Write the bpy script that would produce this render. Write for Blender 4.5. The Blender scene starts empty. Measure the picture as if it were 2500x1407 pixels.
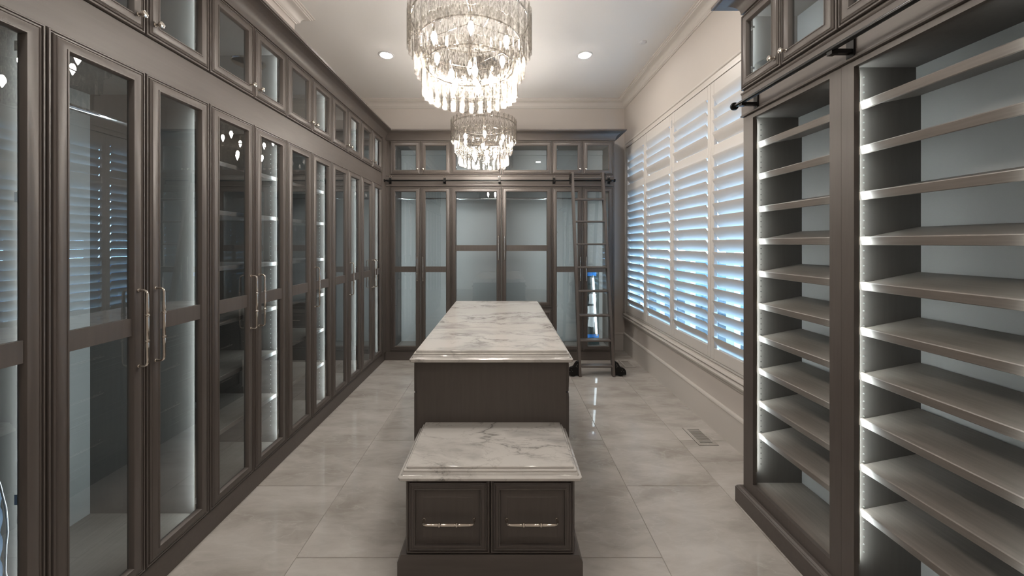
import bpy, bmesh, math, random
from mathutils import Vector, Matrix
random.seed(7)
PI = math.pi
S = bpy.context.scene
COL = S.collection

# ---------------------------------------------------------------- camera, world, exposure
F, VPU, VPV, EYE = 910.0, 1228.0, 594.0, 1.52
cam = bpy.data.cameras.new('camera')
cam.sensor_width = 36.0
cam.lens = F / 2500 * 36
cam.shift_x = (1250 - VPU) / 2500
cam.shift_y = (VPV - 703.5) / 2500
cam.clip_start = 0.05
camo = bpy.data.objects.new('camera', cam)
COL.objects.link(camo)
camo.location = (0, 0, EYE)
camo.rotation_euler = (PI / 2, 0, 0)
S.camera = camo

W = bpy.data.worlds.new('daylight')
S.world = W
W.use_nodes = True
bg = W.node_tree.nodes['Background']
bg.inputs[0].default_value = (0.33, 0.63, 1.0, 1)
SKY = 28.0
bg.inputs[1].default_value = SKY

BULB = 345.0      # chandelier bulbs, radiance
DOWN = 200.0       # recessed downlights
LED = 48.0        # cabinet strips
S.view_settings.view_transform = 'Standard'
S.view_settings.look = 'None'
S.view_settings.gamma = 1.0
S.view_settings.use_curve_mapping = False
S.view_settings.exposure = 0.2
cy = S.cycles
cy.use_light_tree = False
cy.max_bounces = 7
cy.diffuse_bounces = 3
cy.glossy_bounces = 3
cy.transmission_bounces = 6
cy.transparent_max_bounces = 28
cy.sample_clamp_indirect = 4.0
cy.caustics_reflective = False
cy.caustics_refractive = False
cy.use_denoising = True
cy.use_adaptive_sampling = True
cy.adaptive_threshold = 0.035

# ---------------------------------------------------------------- materials
def new_mat(name):
    m = bpy.data.materials.new(name)
    m.use_nodes = True
    nt = m.node_tree
    return m, nt, nt.nodes, nt.links, nt.nodes['Principled BSDF']

def plain(name, col, rough=0.5, metal=0.0, bump=0.0, bscale=60):
    m, nt, N, L, p = new_mat(name)
    p.inputs['Base Color'].default_value = (*col, 1)
    p.inputs['Roughness'].default_value = rough
    p.inputs['Metallic'].default_value = metal
    if bump:
        n = N.new('ShaderNodeTexNoise'); n.inputs['Scale'].default_value = bscale
        tc = N.new('ShaderNodeTexCoord'); L.new(tc.outputs['Object'], n.inputs['Vector'])
        b = N.new('ShaderNodeBump'); b.inputs['Strength'].default_value = bump; b.inputs['Distance'].default_value = 0.01
        L.new(n.outputs[0], b.inputs['Height']); L.new(b.outputs[0], p.inputs['Normal'])
    return m

def ramp(N, stops):
    r = N.new('ShaderNodeValToRGB')
    e = r.color_ramp.elements
    while len(e) > 1: e.remove(e[-1])
    e[0].position = stops[0][0]; e[0].color = (*stops[0][1], 1)
    for p_, c in stops[1:]:
        k = e.new(p_); k.color = (*c, 1)
    return r

def wood(name, lo, hi, rough=0.42, stretch=(22, 22, 1.6), bump=0.04):
    m, nt, N, L, p = new_mat(name)
    tc = N.new('ShaderNodeTexCoord')
    mp = N.new('ShaderNodeMapping'); mp.inputs['Scale'].default_value = stretch
    L.new(tc.outputs['Object'], mp.inputs['Vector'])
    n = N.new('ShaderNodeTexNoise'); n.inputs['Scale'].default_value = 3.0
    n.inputs['Detail'].default_value = 5; n.inputs['Roughness'].default_value = 0.6
    L.new(mp.outputs[0], n.inputs['Vector'])
    n2 = N.new('ShaderNodeTexNoise'); n2.inputs['Scale'].default_value = 2.2; n2.inputs['Detail'].default_value = 2
    L.new(tc.outputs['Object'], n2.inputs['Vector'])
    mx = N.new('ShaderNodeMath'); mx.operation = 'MULTIPLY_ADD'
    mx.inputs[1].default_value = 0.45
    L.new(n2.outputs[0], mx.inputs[0]); 
    ml = N.new('ShaderNodeMath'); ml.operation = 'MULTIPLY'; ml.inputs[1].default_value = 0.55
    L.new(n.outputs[0], ml.inputs[0]); L.new(ml.outputs[0], mx.inputs[2])
    r = ramp(N, [(0.3, lo), (0.7, hi)])
    L.new(mx.outputs[0], r.inputs[0]); L.new(r.outputs[0], p.inputs['Base Color'])
    p.inputs['Roughness'].default_value = rough
    b = N.new('ShaderNodeBump'); b.inputs['Strength'].default_value = bump; b.inputs['Distance'].default_value = 0.004
    if bump: L.new(n.outputs[0], b.inputs['Height']); L.new(b.outputs[0], p.inputs['Normal'])
    return m

def marble(name):
    m, nt, N, L, p = new_mat(name)
    tc = N.new('ShaderNodeTexCoord')
    oi = N.new('ShaderNodeObjectInfo')
    ad = N.new('ShaderNodeVectorMath'); ad.operation = 'ADD'
    sc = N.new('ShaderNodeVectorMath'); sc.operation = 'SCALE'; sc.inputs['Scale'].default_value = 3.0
    cx = N.new('ShaderNodeCombineXYZ')
    L.new(oi.outputs['Random'], cx.inputs[0]); L.new(oi.outputs['Random'], cx.inputs[1])
    L.new(cx.outputs[0], sc.inputs[0]); L.new(sc.outputs[0], ad.inputs[1]); L.new(tc.outputs['Object'], ad.inputs[0])
    mp = N.new('ShaderNodeMapping'); mp.inputs['Rotation'].default_value = (0, 0, 0.55); mp.inputs['Scale'].default_value = (1.0, 1.9, 1.0)
    L.new(ad.outputs[0], mp.inputs['Vector'])
    w = N.new('ShaderNodeTexNoise'); w.inputs['Scale'].default_value = 1.6; w.inputs['Detail'].default_value = 4
    L.new(mp.outputs[0], w.inputs['Vector'])
    wm = N.new('ShaderNodeMix'); wm.data_type = 'VECTOR'; wm.inputs['Factor'].default_value = 0.34
    L.new(mp.outputs[0], wm.inputs[4]); L.new(w.outputs['Color'], wm.inputs[5])
    def vein(scale, width, detail):
        n = N.new('ShaderNodeTexNoise'); n.inputs['Scale'].default_value = scale; n.inputs['Detail'].default_value = detail
        n.inputs['Roughness'].default_value = 0.62
        L.new(wm.outputs[1], n.inputs['Vector'])
        s = N.new('ShaderNodeMath'); s.operation = 'SUBTRACT'; s.inputs[1].default_value = 0.5; L.new(n.outputs[0], s.inputs[0])
        a = N.new('ShaderNodeMath'); a.operation = 'ABSOLUTE'; L.new(s.outputs[0], a.inputs[0])
        r = ramp(N, [(0.0, (1, 1, 1)), (width, (0.25, 0.25, 0.25)), (width * 3.0, (0, 0, 0))])
        L.new(a.outputs[0], r.inputs[0])
        return r.outputs[0]
    v1 = vein(2.3, 0.016, 7)
    v2 = vein(5.5, 0.008, 5)
    cl = N.new('ShaderNodeTexNoise'); cl.inputs['Scale'].default_value = 3.2; cl.inputs['Detail'].default_value = 6
    L.new(wm.outputs[1], cl.inputs['Vector'])
    cr = ramp(N, [(0.505, (0, 0, 0)), (0.66, (1, 1, 1))]); L.new(cl.outputs[0], cr.inputs[0])
    def mix(fac, a, col):
        x = N.new('ShaderNodeMix'); x.data_type = 'RGBA'
        L.new(fac, x.inputs['Factor'])
        if isinstance(a, tuple): x.inputs[6].default_value = (*a, 1)
        else: L.new(a, x.inputs[6])
        x.inputs[7].default_value = (*col, 1)
        return x.outputs[2]
    def scale(s, k):
        q = N.new('ShaderNodeMath'); q.operation = 'MULTIPLY'; q.inputs[1].default_value = k; L.new(s, q.inputs[0]); return q.outputs[0]
    c = mix(scale(cr.outputs[0], 0.75), (0.64, 0.615, 0.58), (0.30, 0.285, 0.27))
    g = N.new('ShaderNodeTexNoise'); g.inputs['Scale'].default_value = 1.5; g.inputs['Detail'].default_value = 2
    L.new(mp.outputs[0], g.inputs['Vector'])
    gr = ramp(N, [(0.36, (0.1, 0.1, 0.1)), (0.54, (1, 1, 1))]); L.new(g.outputs[0], gr.inputs[0])
    mlt = N.new('ShaderNodeMath'); mlt.operation = 'MULTIPLY'; L.new(v1, mlt.inputs[0]); L.new(gr.outputs[0], mlt.inputs[1])
    c = mix(scale(mlt.outputs[0], 0.9), c, (0.20, 0.188, 0.175))
    ml2 = N.new('ShaderNodeMath'); ml2.operation = 'MULTIPLY'; L.new(v2, ml2.inputs[0]); L.new(gr.outputs[0], ml2.inputs[1])
    c = mix(scale(ml2.outputs[0], 0.5), c, (0.3, 0.28, 0.26))
    L.new(c, p.inputs['Base Color'])
    p.inputs['Roughness'].default_value = 0.09
    return m

def tile_mat(name):
    m, nt, N, L, p = new_mat(name)
    tc = N.new('ShaderNodeTexCoord')
    oi = N.new('ShaderNodeObjectInfo')
    cx = N.new('ShaderNodeCombineXYZ'); L.new(oi.outputs['Random'], cx.inputs[0]); L.new(oi.outputs['Random'], cx.inputs[2])
    sc = N.new('ShaderNodeVectorMath'); sc.operation = 'SCALE'; sc.inputs['Scale'].default_value = 9.0; L.new(cx.outputs[0], sc.inputs[0])
    ad = N.new('ShaderNodeVectorMath'); ad.operation = 'ADD'; L.new(tc.outputs['Object'], ad.inputs[0]); L.new(sc.outputs[0], ad.inputs[1])
    mp = N.new('ShaderNodeMapping'); mp.inputs['Rotation'].default_value = (0, 0, 0.75); mp.inputs['Scale'].default_value = (1.0, 2.6, 1.0)
    L.new(ad.outputs[0], mp.inputs['Vector'])
    w = N.new('ShaderNodeTexNoise'); w.inputs['Scale'].default_value = 2.2; w.inputs['Detail'].default_value = 4
    L.new(mp.outputs[0], w.inputs['Vector'])
    wm = N.new('ShaderNodeMix'); wm.data_type = 'VECTOR'; wm.inputs['Factor'].default_value = 0.3
    L.new(mp.outputs[0], wm.inputs[4]); L.new(w.outputs['Color'], wm.inputs[5])
    n = N.new('ShaderNodeTexNoise'); n.inputs['Scale'].default_value = 2.6; n.inputs['Detail'].default_value = 8; n.inputs['Roughness'].default_value = 0.62
    L.new(wm.outputs[1], n.inputs['Vector'])
    r = ramp(N, [(0.32, (0.38, 0.35, 0.315)), (0.5, (0.51, 0.48, 0.445)), (0.68, (0.61, 0.58, 0.545))])
    L.new(n.outputs[0], r.inputs[0])
    v = N.new('ShaderNodeTexNoise'); v.inputs['Scale'].default_value = 3.1; v.inputs['Detail'].default_value = 6
    L.new(wm.outputs[1], v.inputs['Vector'])
    s = N.new('ShaderNodeMath'); s.operation = 'SUBTRACT'; s.inputs[1].default_value = 0.52; L.new(v.outputs[0], s.inputs[0])
    a = N.new('ShaderNodeMath'); a.operation = 'ABSOLUTE'; L.new(s.outputs[0], a.inputs[0])
    vr = ramp(N, [(0, (0.42, 0.42, 0.42)), (0.010, (0.14, 0.07, 0.07)), (0.035, (0, 0, 0))]); L.new(a.outputs[0], vr.inputs[0])
    x = N.new('ShaderNodeMix'); x.data_type = 'RGBA'; L.new(vr.outputs[0], x.inputs['Factor']); L.new(r.outputs[0], x.inputs[6]); x.inputs[7].default_value = (0.6, 0.58, 0.55, 1)
    L.new(x.outputs[2], p.inputs['Base Color'])
    p.inputs['Roughness'].default_value = 0.035
    p.inputs['IOR'].default_value = 1.6
    b = N.new('ShaderNodeBump'); b.inputs['Strength'].default_value = 0.10; b.inputs['Distance'].default_value = 0.008
    bn = N.new('ShaderNodeTexNoise'); bn.inputs['Scale'].default_value = 3.5; bn.inputs['Detail'].default_value = 1
    L.new(ad.outputs[0], bn.inputs['Vector']); L.new(bn.outputs[0], b.inputs['Height']); L.new(b.outputs[0], p.inputs['Normal'])
    return m

def emit(name, col, strength):
    m = bpy.data.materials.new(name); m.use_nodes = True
    nt = m.node_tree; nt.nodes.clear()
    e = nt.nodes.new('ShaderNodeEmission'); e.inputs[0].default_value = (*col, 1); e.inputs[1].default_value = strength
    o = nt.nodes.new('ShaderNodeOutputMaterial'); nt.links.new(e.outputs[0], o.inputs[0])
    m.cycles.emission_sampling = 'FRONT'
    return m

def thin_glass(name, tint=(0.915, 0.95, 0.975), ior=1.5, rough=0.0):
    m = bpy.data.materials.new(name); m.use_nodes = True
    nt = m.node_tree; nt.nodes.clear(); N, L = nt.nodes, nt.links
    t = N.new('ShaderNodeBsdfTransparent'); t.inputs[0].default_value = (*tint, 1)
    g = N.new('ShaderNodeBsdfGlossy'); g.inputs['Roughness'].default_value = rough; g.inputs[0].default_value = (1, 1, 1, 1)
    f = N.new('ShaderNodeFresnel'); f.inputs[0].default_value = ior
    # both faces of the pane are entered from their outer side, so the front-side Fresnel term is used for either
    geo = N.new('ShaderNodeNewGeometry')
    mx = N.new('ShaderNodeMixShader')
    mult = N.new('ShaderNodeMath'); mult.operation = 'SUBTRACT'; mult.inputs[0].default_value = 1.0
    L.new(geo.outputs['Backfacing'], mult.inputs[1])
    fm = N.new('ShaderNodeMath'); fm.operation = 'MULTIPLY'
    L.new(f.outputs[0], fm.inputs[0]); L.new(mult.outputs[0], fm.inputs[1])
    k = N.new('ShaderNodeMath'); k.operation = 'MULTIPLY'; k.inputs[1].default_value = 2.7; k.use_clamp = True
    L.new(fm.outputs[0], k.inputs[0])
    L.new(k.outputs[0], mx.inputs[0]); L.new(t.outputs[0], mx.inputs[1]); L.new(g.outputs[0], mx.inputs[2])
    o = N.new('ShaderNodeOutputMaterial'); L.new(mx.outputs[0], o.inputs[0])
    return m

def chandelier_glass(name):
    m = bpy.data.materials.new(name); m.use_nodes = True
    nt = m.node_tree; nt.nodes.clear(); N, L = nt.nodes, nt.links
    tc = N.new('ShaderNodeTexCoord')
    mp = N.new('ShaderNodeMapping'); mp.inputs['Scale'].default_value = (1, 1, 0.35); L.new(tc.outputs['Object'], mp.inputs['Vector'])
    n = N.new('ShaderNodeTexNoise'); n.inputs['Scale'].default_value = 125; n.inputs['Detail'].default_value = 3; L.new(mp.outputs[0], n.inputs['Vector'])
    b = N.new('ShaderNodeBump'); b.inputs['Strength'].default_value = 0.9; b.inputs['Distance'].default_value = 0.004; L.new(n.outputs[0], b.inputs['Height'])
    r = ramp(N, [(0.40, (0.68, 0.665, 0.64)), (0.49, (0.93, 0.92, 0.905)), (0.58, (1.0, 0.995, 0.99))]); L.new(n.outputs[0], r.inputs[0])
    lw = N.new('ShaderNodeLayerWeight'); lw.inputs[0].default_value = 0.5
    pw = N.new('ShaderNodeMath'); pw.operation = 'POWER'; pw.inputs[1].default_value = 3.0; L.new(lw.outputs['Facing'], pw.inputs[0])
    ab = N.new('ShaderNodeMix'); ab.data_type = 'RGBA'; L.new(pw.outputs[0], ab.inputs['Factor']); L.new(r.outputs[0], ab.inputs[6]); ab.inputs[7].default_value = (0.42, 0.405, 0.38, 1)
    t = N.new('ShaderNodeBsdfTransparent'); L.new(ab.outputs[2], t.inputs[0])
    g = N.new('ShaderNodeBsdfGlossy'); g.inputs['Roughness'].default_value = 0.12; L.new(b.outputs[0], g.inputs['Normal'])
    g.inputs[0].default_value = (1, 0.96, 0.9, 1)
    tl = N.new('ShaderNodeBsdfTranslucent'); tl.inputs[0].default_value = (0.95, 0.93, 0.9, 1); L.new(b.outputs[0], tl.inputs['Normal'])
    fr = N.new('ShaderNodeLayerWeight'); fr.inputs[0].default_value = 0.35
    k = N.new('ShaderNodeMath'); k.operation = 'MULTIPLY_ADD'; k.inputs[1].default_value = 0.20; k.inputs[2].default_value = 0.02; k.use_clamp = True
    L.new(fr.outputs['Facing'], k.inputs[0])
    m1 = N.new('ShaderNodeMixShader'); m1.inputs[0].default_value = 0.0055; L.new(t.outputs[0], m1.inputs[1]); L.new(tl.outputs[0], m1.inputs[2])
    m2 = N.new('ShaderNodeMixShader'); L.new(k.outputs[0], m2.inputs[0]); L.new(m1.outputs[0], m2.inputs[1]); L.new(g.outputs[0], m2.inputs[2])
    o = N.new('ShaderNodeOutputMaterial'); L.new(m2.outputs[0], o.inputs[0])
    return m

M = {}
M['wood'] = wood('stained_wood', (0.086, 0.073, 0.066), (0.112, 0.096, 0.087))
M['wood_h'] = wood('stained_wood_long_grain', (0.086, 0.073, 0.066), (0.112, 0.096, 0.087), stretch=(1.6, 22, 22))
M['shelfwood'] = wood('shelf_wood', (0.125, 0.108, 0.094), (0.205, 0.18, 0.16), rough=0.38, stretch=(1.6, 26, 22))
M['inside'] = wood('cabinet_interior', (0.098, 0.089, 0.081), (0.122, 0.111, 0.102), rough=0.6, bump=0)
M['backp'] = plain('cabinet_back_paint', (0.27, 0.268, 0.262), 0.6)
M['backr'] = plain('shelf_back_paint', (0.33, 0.325, 0.315), 0.6)
M['paint'] = plain('wall_paint', (0.64, 0.59, 0.55), 0.6, bump=0.02, bscale=300)
M['ceil'] = plain('ceiling_paint', (0.82, 0.80, 0.775), 0.7)
M['trim'] = plain('trim_paint', (0.68, 0.64, 0.60), 0.38)
M['shutter'] = plain('shutter_paint', (0.72, 0.685, 0.65), 0.35)
M['marble'] = marble('white_marble')
M['tile'] = tile_mat('polished_tile')
M['grout'] = plain('grout', (0.40, 0.375, 0.345), 0.8)
M['glass'] = thin_glass('door_glass')
M['wglass'] = thin_glass('window_glass', (0.95, 0.98, 0.99))
M['cglass'] = chandelier_glass('textured_glass')
M['nickel'] = plain('polished_nickel', (0.83, 0.77, 0.70), 0.12, 1.0)
M['chrome'] = plain('chrome', (0.85, 0.87, 0.88), 0.1, 1.0)
M['black'] = plain('black_iron', (0.012, 0.012, 0.012), 0.3, 0.6)
M['dark'] = plain('dark_gap', (0.02, 0.018, 0.016), 0.8)
M['bulb'] = emit('bulb_glow', (1.0, 0.93, 0.85), BULB)
M['down'] = emit('downlight_glow', (1.0, 0.93, 0.86), DOWN)
M['led'] = emit('led_glow', (0.90, 1.0, 1.0), LED)
M['pin'] = plain('pin_metal', (0.6, 0.6, 0.58), 0.3, 0.8)
M['tape'] = plain('blue_tape', (0.02, 0.24, 0.75), 0.6)
M['paper'] = plain('paper', (0.5, 0.52, 0.52), 0.8)
M['darkglass'] = plain('dark_mirror', (0.05, 0.065, 0.065), 0.05)
M['tube'] = emit('reflection_glow', (0.86, 0.96, 1.0), 3.5)  # emission imitating a strip's reflection, not a lamp
M['navy'] = plain('navy_nylon', (0.012, 0.022, 0.038), 0.6, bump=0.35, bscale=18)
M['khaki'] = plain('khaki_cloth', (0.27, 0.25, 0.19), 0.8, bump=0.3, bscale=25)
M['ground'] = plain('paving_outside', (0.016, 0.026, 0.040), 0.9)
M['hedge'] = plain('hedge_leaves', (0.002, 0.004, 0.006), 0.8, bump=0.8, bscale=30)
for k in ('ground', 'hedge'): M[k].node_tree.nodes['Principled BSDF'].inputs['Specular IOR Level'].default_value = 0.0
M['zip'] = plain('zip_metal', (0.30, 0.31, 0.33), 0.4, 0.7)
M['plastic'] = plain('white_plastic', (0.7, 0.7, 0.7), 0.4)

# ---------------------------------------------------------------- mesh helpers
class MB:
    def __init__(s): s.v = []; s.f = []
    def add(s, vs, fs):
        o = len(s.v); s.v += [tuple(p) for p in vs]; s.f += [tuple(i + o for i in f) for f in fs]; return s
    def box(s, x0, x1, y0, y1, z0, z1):
        return s.add([(x0, y0, z0), (x1, y0, z0), (x1, y1, z0), (x0, y1, z0), (x0, y0, z1), (x1, y0, z1), (x1, y1, z1), (x0, y1, z1)],
                     [(0, 3, 2, 1), (4, 5, 6, 7), (0, 1, 5, 4), (1, 2, 6, 5), (2, 3, 7, 6), (3, 0, 4, 7)])
    def tube(s, pts, rad, seg=10, cap=True):
        pts = [Vector(p) for p in pts]; n = len(pts)
        rads = rad if isinstance(rad, (list, tuple)) else [rad] * n
        ref = None; rings = []
        for i, p in enumerate(pts):
            d = (pts[min(i + 1, n - 1)] - pts[max(i - 1, 0)]).normalized()
            if ref is None:
                ref = Vector((0, 0, 1)) if abs(d.z) < 0.9 else Vector((1, 0, 0))
            a = (ref - d * ref.dot(d)).normalized(); b = d.cross(a); ref = a
            rings.append([p + (a * math.cos(2 * PI * k / seg) + b * math.sin(2 * PI * k / seg)) * rads[i] for k in range(seg)])
        vs = [q for r in rings for q in r]; fs = []
        for i in range(n - 1):
            for k in range(seg):
                k2 = (k + 1) % seg
                fs.append((i * seg + k, i * seg + k2, (i + 1) * seg + k2, (i + 1) * seg + k))
        if cap:
            fs.append(tuple(range(seg - 1, -1, -1))); fs.append(tuple((n - 1) * seg + k for k in range(seg)))
        return s.add(vs, fs)
    def lathe(s, prof, origin=(0, 0, 0), axis='z', seg=20):
        vs = []; fs = []; n = len(prof); ox, oy, oz = origin
        for r, h in prof:
            for k in range(seg):
                a = 2 * PI * k / seg; c, q = r * math.cos(a), r * math.sin(a)
                if axis == 'z': vs.append((ox + c, oy + q, oz + h))
                elif axis == 'y': vs.append((ox + q, oy + h, oz + c))
                else: vs.append((ox + h, oy + c, oz + q))
        for i in range(n - 1):
            for k in range(seg):
                k2 = (k + 1) % seg
                fs.append((i * seg + k, i * seg + k2, (i + 1) * seg + k2, (i + 1) * seg + k))
        fs.append(tuple(range(seg - 1, -1, -1))); fs.append(tuple((n - 1) * seg + k for k in range(seg)))
        return s.add(vs, fs)
    def frame(s, w, h, prof, x0=0, z0=0, close=True):
        """mitred rectangular frame: prof is (inset, proud); proud runs towards -y"""
        vs = []; fs = []; n = len(prof)
        for d, p in prof:
            vs += [(x0 + d, -p, z0 + d), (x0 + w - d, -p, z0 + d), (x0 + w - d, -p, z0 + h - d), (x0 + d, -p, z0 + h - d)]
        rng = range(n) if close else range(n - 1)
        for i in rng:
            j = (i + 1) % n
            for k in range(4):
                k2 = (k + 1) % 4
                fs.append((i * 4 + k, i * 4 + k2, j * 4 + k2, j * 4 + k))
        s.add(vs, fs)
        if not close:
            o = len(s.v) - 4; s.f.append((o, o + 1, o + 2, o + 3))
        return s
    def prism(s, poly, axis, a0, a1):
        """poly of 2-D points extruded along an axis"""
        n = len(poly)
        def P(p, a):
            return {'x': (a, p[0], p[1]), 'y': (p[0], a, p[1]), 'z': (p[0], p[1], a)}[axis]
        vs = [P(p, a0) for p in poly] + [P(p, a1) for p in poly]
        fs = [tuple(range(n - 1, -1, -1)), tuple(range(n, 2 * n))]
        for k in range(n):
            k2 = (k + 1) % n; fs.append((k, k2, n + k2, n + k))
        return s.add(vs, fs)
    def sweep(s, prof, path):
        """profile (out, z) along an XY polyline; out is to the right of travel; mitred"""
        pts = [Vector((p[0], p[1])) for p in path]; n = len(pts); m = len(prof); vs = []; fs = []
        def rn(a, b):
            d = (b - a).normalized(); return Vector((d.y, -d.x))
        for i, p in enumerate(pts):
            if i == 0: o = rn(pts[0], pts[1])
            elif i == n - 1: o = rn(pts[-2], pts[-1])
            else:
                a, b = rn(pts[i - 1], p), rn(p, pts[i + 1]); o = (a + b) / (1 + a.dot(b))
            vs += [(p.x + o.x * q, p.y + o.y * q, z) for q, z in prof]
        for i in range(n - 1):
            for k in range(m):
                k2 = (k + 1) % m
                fs.append((i * m + k, i * m + k2, (i + 1) * m + k2, (i + 1) * m + k))
        fs.append(tuple(range(m - 1, -1, -1))); fs.append(tuple((n - 1) * m + k for k in range(m)))
        return s.add(vs, fs)
    def mesh(s, name, smooth=False):
        me = bpy.data.meshes.new(name)
        me.from_pydata(s.v, [], s.f)
        bm = bmesh.new(); bm.from_mesh(me); bmesh.ops.recalc_face_normals(bm, faces=bm.faces); bm.to_mesh(me); bm.free()
        if smooth:
            for p in me.polygons: p.use_smooth = True
            me.set_sharp_from_angle(angle=math.radians(38))
        me.update()
        return me

CACHE = {}
def cached(key, fn):
    if key not in CACHE: CACHE[key] = fn()
    return CACHE[key]

def put(name, me, mat, parent=None, loc=(0, 0, 0), rot=(0, 0, 0)):
    o = bpy.data.objects.new(name, me); COL.objects.link(o)
    if mat is not None:
        if not me.materials: me.materials.append(mat)
    o.parent = parent; o.location = loc; o.rotation_euler = rot
    return o
def tag(o, label, cat, group=None, kind=None):
    o['label'] = label; o['category'] = cat
    if group: o['group'] = group
    if kind: o['kind'] = kind
    return o
def thing(name, label, cat, loc=(0, 0, 0), rz=0.0, group=None):
    o = bpy.data.objects.new(name, None); COL.objects.link(o)
    o.location = loc; o.rotation_euler = (0, 0, rz); o.empty_display_size = 0.1
    return tag(o, label, cat, group)
def struct(name, me, mat, label, cat, parent=None):
    o = put(name, me, mat, parent); o['kind'] = 'structure'
    tag(o, label, cat)
    return o
def bevel_box(x0, x1, y0, y1, z0, z1, b):
    m = MB(); m.box(x0, x1, y0, y1, z0, z1)
    me = m.mesh('b'); bm = bmesh.new(); bm.from_mesh(me)
    bmesh.ops.bevel(bm, geom=list(bm.edges), offset=b, segments=1, affect='EDGES')
    bm.to_mesh(me); bm.free(); return me

# ================================================================ THE ROOM
XLW, XRW, YB, YR, ZC = -2.155, 1.73, 5.30, -2.6, 3.54       # walls, ceiling
XLF, YBF, XRF = -1.535, 4.836, 1.40                         # cabinet face planes

floor = struct('floor', MB().box(XLW - .2, XRW + .2, YR - .2, YB + .2, -.2, -.004).mesh('floor'), M['grout'],
               'polished beige grey stone tile floor of the closet', 'floor')
tx = [-2.18, -1.59, -1.0, -.41, .18, .77, 1.36, 1.73]
TL = 1.072
for c in range(7):
    w = tx[c + 1] - tx[c]
    off = 2.334 if c % 2 == 1 else 2.874
    y = off - TL * 5
    while y < YB:
        y0, y1 = max(y, YR), min(y + TL, YB)
        if y1 - y0 > .03:
            key = ('tile', round(w, 3), round(y1 - y0, 3))
            me = cached(key, lambda: bevel_box(.0012, w - .0012, .0012, y1 - y0 - .0012, -.012, 0, .0015))
            put('tile', me, M['tile'], floor, (tx[c], y0, 0), (random.uniform(-.0004, .0004), random.uniform(-.0004, .0004), 0))
        y += TL
struct('ceiling', MB().box(XLW - .2, XRW + .2, YR - .2, YB + .2, ZC, ZC + .2).mesh('ceiling'), M['ceil'], 'smooth white painted ceiling above the chandeliers', 'ceiling')
struct('wall_left', MB().box(XLW - .2, XLW, YR, YB, 0, ZC).mesh('wl'), M['paint'], 'beige wall behind the long row of cabinets', 'wall')
struct('wall_back', MB().box(XLW - .2, XRW + .2, YB, YB + .2, 0, ZC).mesh('wb'), M['paint'], 'beige end wall above the ladder cabinets', 'wall')
struct('wall_rear', MB().box(XLW - .2, XRW + .2, YR - .2, YR, 0, ZC).mesh('wr'), M['paint'], 'beige wall behind the viewer', 'wall')
# window wall with its opening
WY0, WY1, WZ0, WZ1 = 2.42, 5.10, .60, 2.80
m = MB()
m.box(XRW, XRW + .2, YR, WY0, 0, ZC); m.box(XRW, XRW + .2, WY1, YB, 0, ZC)
m.box(XRW, XRW + .2, WY0, WY1, 0, WZ0); m.box(XRW, XRW + .2, WY0, WY1, WZ1, ZC)
struct('wall_right', m.mesh('wr2'), M['paint'], 'beige wall holding the wide shuttered window', 'wall')
# dropped soffit over the nearer cabinets on the left
struct('wall_soffit', MB().box(XLW, -1.815, YR, 3.247, 2.98, ZC).mesh('sof'), M['paint'], 'boxed soffit above the nearer tall cabinets', 'wall')

def crown_profile():
    # out from the wall, z : 0.12 projection, 0.105 drop
    z = ZC
    p = [(0, z - .108), (.012, z - .108), (.014, z - .100), (.020, z - .098), (.022, z - .092), (.028, z - .088)]
    for k in range(7):
        t = k / 6 * PI / 2
        p.append((.032 + .052 * (1 - math.cos(t)), z - .084 + .052 * math.sin(t)))
    p += [(.092, z - .030), (.094, z - .022), (.104, z - .020), (.108, z - .012), (.120, z - .010), (.120, z), (0, z)]
    return p
cp = crown_profile()
struct('trim_1', MB().sweep(cp, [(XLW + .0, YB), (XRW, YB), (XRW, YR)]).mesh('tr1', True), M['trim'], 'white crown moulding along the end wall and window wall', 'moulding')
struct('trim_2', MB().sweep(cp, [(-1.815, YR), (-1.815, 3.247), (XLW, 3.247)][::1]).mesh('tr2', True), M['trim'], 'white crown moulding ending in a corner above left cabinets', 'moulding')
# baseboards
bb = [(0, 0), (.016, 0), (.016, .222), (.022, .228), (.022, .240), (.016, .248), (.010, .252), (0, .252)]
struct('baseboard_right', MB().sweep(bb, [(XRW, YB), (XRW, 2.18)]).mesh('bbr', True), M['trim'], 'tall beige baseboard running under the shuttered window', 'baseboard')
struct('baseboard_back', MB().sweep(bb, [(1.445, YB), (XRW - .022, YB)]).mesh('bbb', True), M['trim'], 'short beige baseboard beside the ladder cabinet', 'baseboard')

# ---------------------------------------------------------------- window and shutters
win = tag(bpy.data.objects.new('window_1', None), 'wide window behind the white plantation shutters', 'window')
COL.objects.link(win); win['kind'] = 'structure'
pb = [5.136, 4.463, 3.754, 3.053, 2.352]          # shutter panel boundaries
# casing round the shutters (proud of wall)
OX = XRW
def casing(name, y0, y1, z0, z1, prof):
    mm = MB().frame(y1 - y0, z1 - z0, prof)
    # local x -> world -Y, -y -> world -X
    return put(name, mm.mesh(name, True), M['trim'], win, (OX, y1, z0), (0, 0, -PI / 2))
casing('casing', 2.24, 5.235, .52, 2.915, [(0, 0), (0, .020), (.012, .026), (.020, .024), (.026, .016), (.060, .016), (.064, .020), (.070, .020), (.070, 0)])
sp = [(0, .432), (.010, .432), (.016, .440), (.016, .452), (.024, .456), (.040, .470), (.044, .486), (.036, .500), (.030, .506), (.040, .512), (.046, .522), (.040, .534), (.026, .538), (0, .538)]
put('sill', MB().sweep(sp, [(XRW, 5.25), (XRW, 2.20)]).mesh('sill', True), M['trim'], win)
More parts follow.
